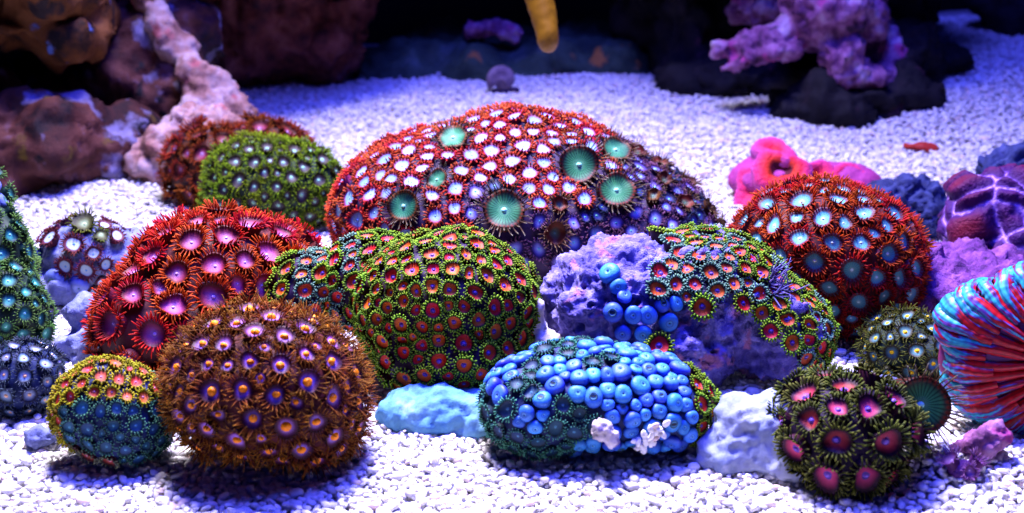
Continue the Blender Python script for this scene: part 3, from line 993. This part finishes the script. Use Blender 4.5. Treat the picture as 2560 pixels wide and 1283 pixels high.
colony('zoanthid_colony', 'tall teal and green cluster standing at the tank side', 'coral', [((-1.58, 3.95, .20), (.15, .15, .22)), ((-1.63, 4.02, .36), (.12, .12, .16)), ((-1.47, 3.82, .10), (.12, .12, .13)), ((-1.56, 3.8, .2), (.10, .1, .1))],
       lambda p, n, rg: ('pale_ball' if (p[2] > .36 and rg.random() < .35) else 'sea_green'), mat_green, 49, (-1.5, 3.95, 0), .014, .028, 7)
colony('zoanthid_colony', 'dusky blue grey polyps with orange specks below the teal cluster', 'coral', [((-1.27, 3.38, .085), (.10, .095, .095)), ((-1.36, 3.4, .06), (.1, .09, .08))], lambda p, n, rg: 'frost_orange', mat_navy, 50, (-1.28, 3.38, 0), .011, .008, 8)

# blue closed cluster
LC, LR = np.array((.213, 3.18, .12)), np.array((.28, .165, .12))


def fnL(p, n, rg):
    q = (p - LC) / LR
    if q[0] > .80:
        return 'green_orange'
    g = vnoise(np.array([p * 14 + 3.3]), 4)[0]
    if q[0] < -.30:
        return 'navy_green' if (g < .14 or q[2] < -.05) else 'blue_ball'
    if q[0] < .1 and g < -.02:
        return 'navy_green'
    return 'blue_ball'


colony('zoanthid_colony', 'cluster of closed shiny blue polyps, some open with teal fringes', 'coral', [((.213, 3.18, .125), (.275, .16, .115), (0, 4, 0)), ((.08, 3.16, .11), (.15, .15, .11)), ((.34, 3.18, .10), (.15, .14, .10))], fnL, mat_navy, 51, (.213, 3.18, 0), .011, .008, 8)

# pitted violet rock with orange polyps
ML = [((.33, 3.68, .20), (.24, .23, .185)), ((.55, 3.70, .19), (.24, .24, .185), (0, 14, 0)), ((.72, 3.62, .13), (.15, .18, .14), (0, 20, 0)), ((.40, 3.56, .10), (.26, .15, .12))]
rkM = rough_mesh(ML, .0062, .022, 12, 52, .026, 19, .014, octs=6, gain=.62)


def fnM(p, n, rg):
    # bare rock on the left shoulder and on the lower front; polyps spread over the top and right
    line = (p[0] - .40) * 1.0 + (p[2] - .26) * .6 + .05 * vnoise(np.array([p * 8]), 3)[0]
    if line < (.04 if p[2] > .34 else -.01) or p[2] < .22 - (p[0] - .62) * .8 and p[2] < .29 - abs(p[0] - .55) * .2:
        return None
    if p[0] < .58 and p[2] < .36:
        return 'blue_orange'
    return 'green_orange' if rg.random() < .8 else 'blue_orange'


fM = [((.262, 3.525, .326), 'blue_ball', 1.05), ((.283, 3.50, .30), 'blue_ball', .85), ((.261, 3.454, .246), 'blue_ball', .95), ((.318, 3.43, .238), 'blue_ball', .9), ((.360, 3.42, .242), 'blue_ball', .95),
      ((.400, 3.425, .273), 'blue_ball', .95), ((.340, 3.417, .195), 'blue_ball', .85), ((.425, 3.404, .225), 'blue_ball', .95), ((.455, 3.425, .284), 'blue_ball', .9), ((.379, 3.40, .18), 'green_orange', 1.1),
      ((.287, 3.43, .19), 'blue_ball', .8), ((.285, 3.47, .285), 'blue_ball', .8), ((.49, 3.43, .275), 'green_orange', 1.1)]
colony('coral_rock', 'pitted violet rock half covered with green fringed orange polyps', 'coral', ML, fnM, rk_violet, 52, (.5, 3.65, 0), .013, mesh=rkM, matname='rock', forced=fM, zmin=.05)

colony('zoanthid_colony', 'tall red dome dotted with pale teal polyp centres', 'coral', [((.95, 4.02, .225), (.275, .245, .200), (0, 10, 0)), ((.99, 3.98, .16), (.21, .20, .17)), ((.84, 4.05, .19), (.19, .18, .17))],
       lambda p, n, rg: 'red_teal', mat_maroon, 53, (.95, 4.0, 0), .014, .012, 6, zmin=.04)
colony('zoanthid_colony', 'dark olive fringed dome of few big magenta polyps on the gravel', 'coral', [((.778, 3.01, .125), (.142, .132, .098)), ((.78, 2.99, .09), (.125, .12, .09))], lambda p, n, rg: 'big_magenta', mat_dark, 54, (.778, 3.01, 0), .011, .006, 8)
colony('zoanthid_colony', 'small olive colony with yellow eyes between red dome and folded coral', 'coral', [((1.10, 3.66, .07), (.115, .10, .085)), ((1.16, 3.60, .06), (.08, .08, .08))], lambda p, n, rg: 'yellow_eye', mat_green, 55, (1.11, 3.65, 0), .011, .006, 8)
colony('button_polyp', 'single green button polyp with brown ring beside the magenta colony', 'coral', [((.955, 3.08, .12), (.030, .035, .09))], None, rk_blue, 56, (.955, 3.08, 0), .008, .006, 9, matname='stalk', only_forced=True, forced=[((.955, 3.05, .165), 'button', .85)])
colony('soft_coral', 'small lilac feathery tuft growing on the open gravel', 'coral', [((1.05, 2.96, .035), (.040, .030, .025))], lambda p, n, rg: 'lilac_fan', rk_magenta, 57, (1.05, 2.96, 0), .007, .004, 12, matname='stalk', zmin=.035, fill=.85)

# ------------------------------------------------------------------ fleshy corals
# folded open brain coral
def folded_coral():
    c = np.array((1.36, 3.27, .205))
    rr = np.array((.315, .12, .235))
    root = empty('brain_coral', (c[0], c[1], 0), 'folded teal and red ridged brain coral standing on the gravel', 'coral')
    base = np.array((c[0], c[1], 0))
    m, nt, b = newmat('brain_flesh', .45, .3)
    nn = noise_tex(nt, 9, 3)
    rp = ramp(nt, [(.35, (.22, .008, .05)), (.6, (.10, .02, .16))])
    nt.links.new(nn, rp.inputs[0])
    nt.links.new(rp.outputs[0], b.inputs['Base Color'])
    me = rough_mesh([(tuple(c), tuple(rr * .93)), ((c[0] + .02, c[1], .08), (.18, .12, .09))], .011, .006, 9, 61)
    v, _ = coords(me)
    setco(me, v - base)
    mobj('flesh', me, m, root)
    # ridge colours: teal, red and violet in blocks along each ridge
    m, nt, b = newmat('brain_ridge', .42, .3)
    oi = node(nt, 'ShaderNodeObjectInfo')
    cx = node(nt, 'ShaderNodeCombineXYZ')
    nt.links.new(math_(nt, 'MULTIPLY', attr_(nt, 'ln'), 3.0), cx.inputs[0])
    nt.links.new(math_(nt, 'MULTIPLY', attr_(nt, 'az'), 3.2), cx.inputs[1])
    nt.links.new(math_(nt, 'MULTIPLY', attr_(nt, 'sd'), .9), cx.inputs[2])
    no = node(nt, 'ShaderNodeTexNoise')
    no.inputs['Scale'].default_value = 1.6
    no.inputs['Detail'].default_value = 3
    nt.links.new(cx.outputs[0], no.inputs['Vector'])
    f = math_(nt, 'ADD', no.outputs['Fac'], math_(nt, 'MULTIPLY_ADD', attr_(nt, 'ln'), .50, -.25))
    rp = ramp(nt, [(.40, (.52, .006, .015)), (.47, (.26, .010, .04)), (.49, (.13, .04, .30)), (.535, (.16, .09, .50)), (.55, (.025, .34, .46)), (.65, (.04, .48, .52)), (.72, (.03, .28, .40))])
    nt.links.new(f, rp.inputs[0])
    st = math_(nt, 'SINE', math_(nt, 'MULTIPLY', attr_(nt, 'ln'), 170))
    st = math_(nt, 'MULTIPLY_ADD', st, .5, .5)
    col = mixc(nt, math_(nt, 'MULTIPLY', st, .3), rp.outputs[0], mixc(nt, 1.0, rp.outputs[0], (.35, .3, .45), 'MULTIPLY'))
    ln2 = math_(nt, 'POWER', math_(nt, 'MULTIPLY_ADD', math_(nt, 'SINE', math_(nt, 'MULTIPLY', attr_(nt, 'sd'), 9.0)), .5, .5), 2.0)
    col = mixc(nt, math_(nt, 'MULTIPLY', ln2, .7), col, mixc(nt, 1.0, col, (.22, .12, .35), 'MULTIPLY'))
    nt.links.new(col, b.inputs['Base Color'])
    rg = np.random.default_rng(3)
    pole = np.array((-.02, -1.0, .05))
    pole /= np.linalg.norm(pole)
    t1, t2 = frame(pole)
    NR = 52
    for k in range(NR):
        a0 = (k + rg.uniform(-.25, .25)) / NR * 2 * np.pi
        J, W = 56, 9
        s = np.linspace(.02 + (.0 if k % 2 else .26) + rg.uniform(0, .06), 1.0, J)
        al = R(126) * s + .0                                            # polar angle from the mouth region
        aa = a0 + .16 * np.sin(s * 3.1 + .5) + .045 * np.sin(s * 11 + k * 1.7) * s
        dirs = np.cos(al)[:, None] * pole + np.sin(al)[:, None] * (np.cos(aa)[:, None] * t1 + np.sin(aa)[:, None] * t2)
        lobe = 1 + .10 * np.sin(3 * a0 + 1.0) * sstep(.35, .8, s) + .07 * np.sin(7 * a0 + 2) * sstep(.4, .9, s)
        Pc = c + dirs * rr * lobe[:, None] * .95
        tan = np.gradient(Pc, axis=0)
        tan /= np.linalg.norm(tan, axis=1, keepdims=True)
        nr = dirs / rr
        nr /= np.linalg.norm(nr, axis=1, keepdims=True)
        sdv = np.cross(tan, nr)
        wid = np.sin(al) ** 1.2 * .0205 * (1.15 if k % 2 else .9) + .003
        wid = wid * (1 + .08 * np.sin(s * 17 + k) + .05 * rg.normal(0, 1, J))
        hgt = (.007 + .015 * np.sin(np.clip(s, 0, 1) * np.pi) ** .7) * rg.uniform(.7, 1.25) * (1 + .05 * np.sin(s * 120))
        ph = np.linspace(-1.35, 1.35, W)
        frill = .0012 * np.sin(s * 37 + k * 2.1) + .002 * np.sin(s * 13 + k)
        Vv = (Pc[:, None] + sdv[:, None] * (np.sin(ph)[None] * wid[:, None] + frill[:, None] * np.cos(ph)[None])[:, :, None]
              + nr[:, None] * (np.cos(ph)[None] * hgt[:, None] - .004)[:, :, None])
        ok = c[2] * 0 + Vv.reshape(-1, 3)
        q = (np.arange(J - 1)[:, None] * W + np.arange(W - 1)[None]).reshape(-1)
        me = npmesh('ridge', ok - base, np.stack([q, q + 1, q + W + 1, q + W], 1), None, {'ln': np.repeat(s, W), 'sd': np.tile(ph, J), 'az': np.full(J * W, a0 + rg.uniform(-.12, .12))})
        mobj('ridge', me, m, root)


folded_coral()


def lobed_coral():
    base = np.array((1.62, 4.42, 0))
    root = empty('lobed_coral', tuple(base), 'purple red fleshy coral with pale seams between swollen lobes', 'coral')
    lob = [((1.62, 4.48, .22), (.20, .17, .15)), ((1.76, 4.42, .18), (.18, .17, .16)), ((1.66, 4.34, .13), (.13, .12, .13)), ((1.50, 4.44, .17), (.10, .12, .12))]
    me = blob_mesh(lob, .009, 6)
    v, n = coords(me)
    f1, f2 = worley(v * 7.6 + .12 * fbm(v * 9, 3)[:, None] + np.array((.2, .4, .1)), 8)
    e = f2 - f1
    d = .034 * (sstep(0, .38, e) - .6) + .005 * fbm(v * 9, 2, 3) + .004 * fbm(v * 30, 5, 3)
    setco(me, v + n * d[:, None] - base)
    a = me.attributes.new('seam', 'FLOAT', 'POINT')
    a.data.foreach_set('value', e.astype(np.float32))
    m, nt, b = newmat('lobed_flesh', .6, .15)
    rp = ramp(nt, [(0, (.04, .010, .12)), (.2, (.05, .006, .08)), (.42, (.09, .004, .04)), (.7, (.13, .003, .02))])
    nz = noise_tex(nt, 12, 4)
    nt.links.new(math_(nt, 'ADD', attr_(nt, 'seam'), math_(nt, 'MULTIPLY_ADD', nz, .3, -.15)), rp.inputs[0])
    rp2 = ramp(nt, [(0, (.50, .30, .70)), (.04, (.22, .10, .45)), (.10, (.12, .03, .26))])
    nt.links.new(attr_(nt, 'seam'), rp2.inputs[0])
    mr = node(nt, 'ShaderNodeMapRange')
    mr.inputs[1].default_value = .015
    mr.inputs[2].default_value = .09
    nt.links.new(attr_(nt, 'seam'), mr.inputs[0])
    nt.links.new(mixc(nt, mr.outputs[0], rp2.outputs[0], rp.outputs[0]), b.inputs['Base Color'])
    bump(nt, b, noise_tex(nt, 80, 4), .9, .010)
    mobj('flesh', me, m, root)


lobed_coral()


def fleshy_coral():
    base = np.array((1.06, 5.3, .02))
    root = empty('fleshy_coral', tuple(base), 'hot pink puffy coral on the sand behind the red dome', 'coral')
    m, nt, b = newmat('pink_flesh', .6, .15)
    rp = ramp(nt, [(0, (.06, .002, .012)), (.26, (.09, .004, .015)), (.36, (.55, .03, .012)), (.55, (.58, .018, .05)), (.75, (.55, .03, .16)), (1, (.38, .10, .42))])
    nz = noise_tex(nt, 14, 4)
    nt.links.new(math_(nt, 'ADD', attr_(nt, 'rad'), math_(nt, 'MULTIPLY_ADD', nz, .34, -.17)), rp.inputs[0])
    nt.links.new(rp.outputs[0], b.inputs['Base Color'])
    bump(nt, b, noise_tex(nt, 45, 4), .9, .016)
    me = rough_mesh([((1.02, 5.36, .10), (.17, .14, .09)), ((1.28, 5.42, .07), (.20, .14, .08))], .014, .012, 8, 71)
    v, _ = coords(me)
    setco(me, v - base)
    mobj('flesh', me, plain_mat('pink_lilac_skin', (.42, .05, .26), .6, .15, .35, 24, .9, .016), root)
    rg = np.random.default_rng(2)
    for (x, y, z, r, nv) in ((1.03, 5.24, .165, .10, (0, -.75, .6)), (.93, 5.26, .09, .095, (-.5, -.75, .45)), (1.02, 5.34, .225, .085, (0, -.25, 1)), (1.18, 5.30, .13, .085, (.3, -.6, .7)), (1.32, 5.34, .115, .085, (.2, -.5, .8)), (1.10, 5.24, .07, .085, (.2, -.9, .3)), (1.24, 5.26, .07, .07, (.2, -.9, .4))):
        n = np.array(nv, float)
        n /= np.linalg.norm(n)
        t1, t2 = frame(n)
        K = 32
        th = np.arange(K) / K * 2 * np.pi
        wob = 1 + (.20) * np.sin(2 * th + rg.uniform(0, 6)) + .12 * np.sin(3 * th + rg.uniform(0, 6)) + .03 * np.sin(9 * th)
        u = np.cos(th)[:, None] * t1 + np.sin(th)[:, None] * t2
        pr = [(.03, -.16), (.15, -.10), (.28, -.02), (.40, .12), (.55, .17), (.70, .19), (.85, .13), (.96, .0), (1.0, -.25), (.9, -.6)]
        V = np.concatenate([u * (r * s * wob)[:, None] + n * r * h for s, h in pr])
        rad = np.repeat([0, .12, .22, .34, .46, .58, .7, .82, .95, 1], K)
        mobj('polyp', npmesh('polyp', V, grid_faces(len(pr), K), None, {'rad': rad if (x, z) == (1.03, .165) else .45 + rad * .5}), m, root, np.array((x, y, z)) - base)


fleshy_coral()

# ------------------------------------------------------------------ small things
m, nt, b = newmat('finger_ochre', .5, .3)
nt.links.new(mixc(nt, noise_tex(nt, 14, 4), (.30, .14, .003), (.17, .075, .002)), b.inputs['Base Color'])
lf = [((.141 - .082 * t, 5.5 + .12 * t, .64 + .34 * t), (.048 + .03 * t, .045 + .02 * t, .07)) for t in np.linspace(0, 1.4, 14)]
me = rough_mesh(lf, .010, .006, 8, 81)
v, _ = coords(me)
setco(me, v - np.array((.141, 5.5, .6)))
tag(mobj('finger_sponge', me, m, None, (.141, 5.5, .6)), 'smooth ochre yellow finger sponge hanging against the black background', 'sponge')


def snail():
    root = empty('snail', (-.046, 6.8, float(sand_z(-.046, 6.8))), 'round grey violet snail on the sand behind the great dome', 'snail')
    z0 = root.location.z
    mm = rock_mat('snail_shell', [(.3, (.10, .06, .12)), (.6, (.30, .22, .32)), (.8, (.5, .42, .5))], 12, 60, .3)
    T, K = 90, 12
    V = []
    for i in range(T):
        t = i / (T - 1)
        a = t * 2 * np.pi * 2.6
        g = np.exp(-1.6 * (1 - t))
        rc, rt = .045 * g, .040 * g
        cpt = np.array((math.cos(a) * rc, -.03 + .055 * (1 - t) * -1 + .03, math.sin(a) * rc + .07))
        o1 = np.array((math.cos(a), 0, math.sin(a)))
        ph = np.arange(K) / K * 2 * np.pi
        V.append(cpt + rt * (np.cos(ph)[:, None] * o1 + np.sin(ph)[:, None] * np.array((0, 1, 0))))
    mobj('shell', npmesh('shell', np.concatenate(V), grid_faces(T, K)), mm, root)
    me = rough_mesh([((0, -.01, .012), (.07, .035, .016)), ((.055, -.02, .02), (.03, .022, .018))], .006, .003, 20, 82)
    mobj('foot', me, mat_dark, root)


snail()

chalk = rock_mat('chalk', [(.3, (.5, .44, .46)), (.6, (.74, .68, .70)), (.8, (.85, .80, .82))], 20, 90, .6, .006, spots=[(24, .6, (.30, .24, .42))])
rock('shell_stump', 'white chalky tube stump between green orange dome and violet rock', [((.062, 3.55, .17), (.030, .03, .055)), ((.066, 3.55, .225), (.024, .024, .02)), ((.105, 3.53, .13), (.055, .04, .022), (0, 25, 0)), ((.08, 3.55, .07), (.05, .05, .08))], chalk, .0055, .009, 26, 83, .008, 40, .004, 'shell')


def on_blue(x, z):
    """a point just outside the blue cluster's front"""
    q = 1 - ((x - .213) / .315) ** 2 - ((z - .12) / .155) ** 2
    return (x, 3.18 - .197 * math.sqrt(max(q, .05)), z)


p = on_blue(.205, .125)
rock('coral_rubble', 'chalky pitted knob stuck on the front of the blue cluster', [(p, (.026, .022, .026)), ((p[0] + .022, p[1], p[2] - .016), (.018, .018, .02))], chalk, .004, .008, 34, 84, .012, 45, .004, 'rubble')
rg = np.random.default_rng(9)
for k in range(22):
    t = k / 21
    gme = gcol.objects[k % 7].data
    o = bpy.data.objects.new('gravel_grain', gme)
    o.location = on_blue(.295 + .055 * t + .016 * math.sin(k * 2.3), .075 + .050 * t + .015 * math.cos(k * 3.1))
    sz = .0105 * rg.uniform(.75, 1.2)
    o.scale = (sz, sz, sz)
    o.rotation_euler = rg.uniform(0, 6, 3)
    link(o)
    tag(o, 'white gravel grain caught between the closed blue polyps', 'grain', 'grains on the blue cluster')


def tuft():
    at = np.array((.70, 3.56, .275))
    vv, nn = coords(blob_mesh(ML, .02, 6))
    k = np.argmin(np.linalg.norm(vv - at, axis=1))
    b0, n = vv[k] + nn[k] * .015, nn[k]
    root = empty('feather_tuft', tuple(b0), 'blue violet thready tuft sprouting among the orange polyps', 'soft coral')
    rg = np.random.default_rng(6)
    m = fringe_mat('tuft_violet', [(0, (.08, .06, .35)), (1, (.34, .28, .75))])
    for q in range(7):
        T = 9
        d = n + rg.normal(0, .55, (T, 3)) + np.array((.3, -.2, .1))
        d /= np.linalg.norm(d, axis=1, keepdims=True)
        st = np.tile(rg.normal(0, .016, 3), (T, 1))
        V, fq, ft, tp = tentacles(st, d, rg.normal(0, .3, (T, 3)), rg.uniform(.03, .065, T), np.full(T, .0022))
        mobj('branch', npmesh('branch', V, fq, ft, {'tp': tp}), m, root)


tuft()
rock('sponge_scrap', 'small red sponge scrap lying on the sand below the purple rock', [((1.80, 5.98, float(sand_z(1.80, 5.98)) + .012), (.07, .04, .022), (0, 8, 0)), ((1.74, 6.0, float(sand_z(1.74, 6.0)) + .016), (.04, .03, .02))], plain_mat('scrap_red', (.45, .03, .02), .6, .2), .008, .012, 16, 120, cat='sponge')
chip_shapes = []
for k in range(4):
    chip_shapes.append(rough_mesh([((0, 0, 0), (1.2, 1, .8)), ((.6, .1 * k, -.1), (.7, .6, .6))], .2, .3, 1.2, 90 + k, smooth=2))
chip_mats = {'blue grey': rk_blue, 'white': chalk, 'mauve': rk_magenta, 'dark green': rk_green, 'brown': rk_brown}
chip_mesh = {}


def chip(col, txt, x, y, r, shape, grp):
    key = (col, shape)
    if key not in chip_mesh:
        me = chip_shapes[shape].copy()
        me.materials.clear()
        me.materials.append(chip_mats[col])
        chip_mesh[key] = me
    o = bpy.data.objects.new('rubble_chip', chip_mesh[key])
    o.location = (x, y, float(sand_z(x, y)) + r * .6)
    o.scale = (r, r, r)
    o.rotation_euler = (rg.normal(0, .3), rg.normal(0, .3), rg.uniform(0, 6.28))
    link(o)
    tag(o, col + ' ' + txt, 'rubble', 'rubble chips ' + grp, 'thing')


cols = list(chip_mats)
for txt, grp, x0, y0, wx, wy, cnt, nc in (
        ('rubble chip in the shadow beneath the violet rock', 'under the violet rock', .68, 3.33, .13, .07, 14, 5),
        ('rubble chip in the gap between dusky blue colony and red colony', 'beside the red colony', -1.14, 3.45, .10, .07, 8, 3),
        ('rubble chip at the foot of the olive yellow eyed colony', 'below the olive colony', 1.02, 3.46, .10, .05, 8, 3),
        ('rubble chip in the crevice behind the blue cluster', 'behind the blue cluster', .16, 3.40, .16, .03, 7, 3),
        ('rubble chip on the sand beside the white eyed rock', 'beside the white eyed rock', -1.17, 4.12, .08, .10, 6, 3)):
    for k in range(cnt):
        chip(cols[k % nc], txt, x0 + wx * rg.uniform(-1, 1), y0 + wy * rg.uniform(-1, 1), rg.uniform(.016, .034), int(rg.integers(0, 4)), grp)
rock('coral_rubble', 'lumpy pale violet rubble on the gravel beside the folded coral', [((1.11, 3.03, .07), (.045, .04, .035)), ((1.15, 3.05, .08), (.04, .04, .035)), ((1.07, 3.05, .05), (.03, .03, .02))], rk_purple, .007, .014, 26, 110, .006, 40, .006, 'rubble')
rock('coral_rubble', 'pale blue rubble lump on the gravel beside the yellow rimmed dome', [((-1.165, 3.14, .03), (.035, .03, .028)), ((-1.13, 3.15, .03), (.025, .025, .025))], rk_blue, .006, .010, 26, 111, .004, 40, .004, 'rubble')
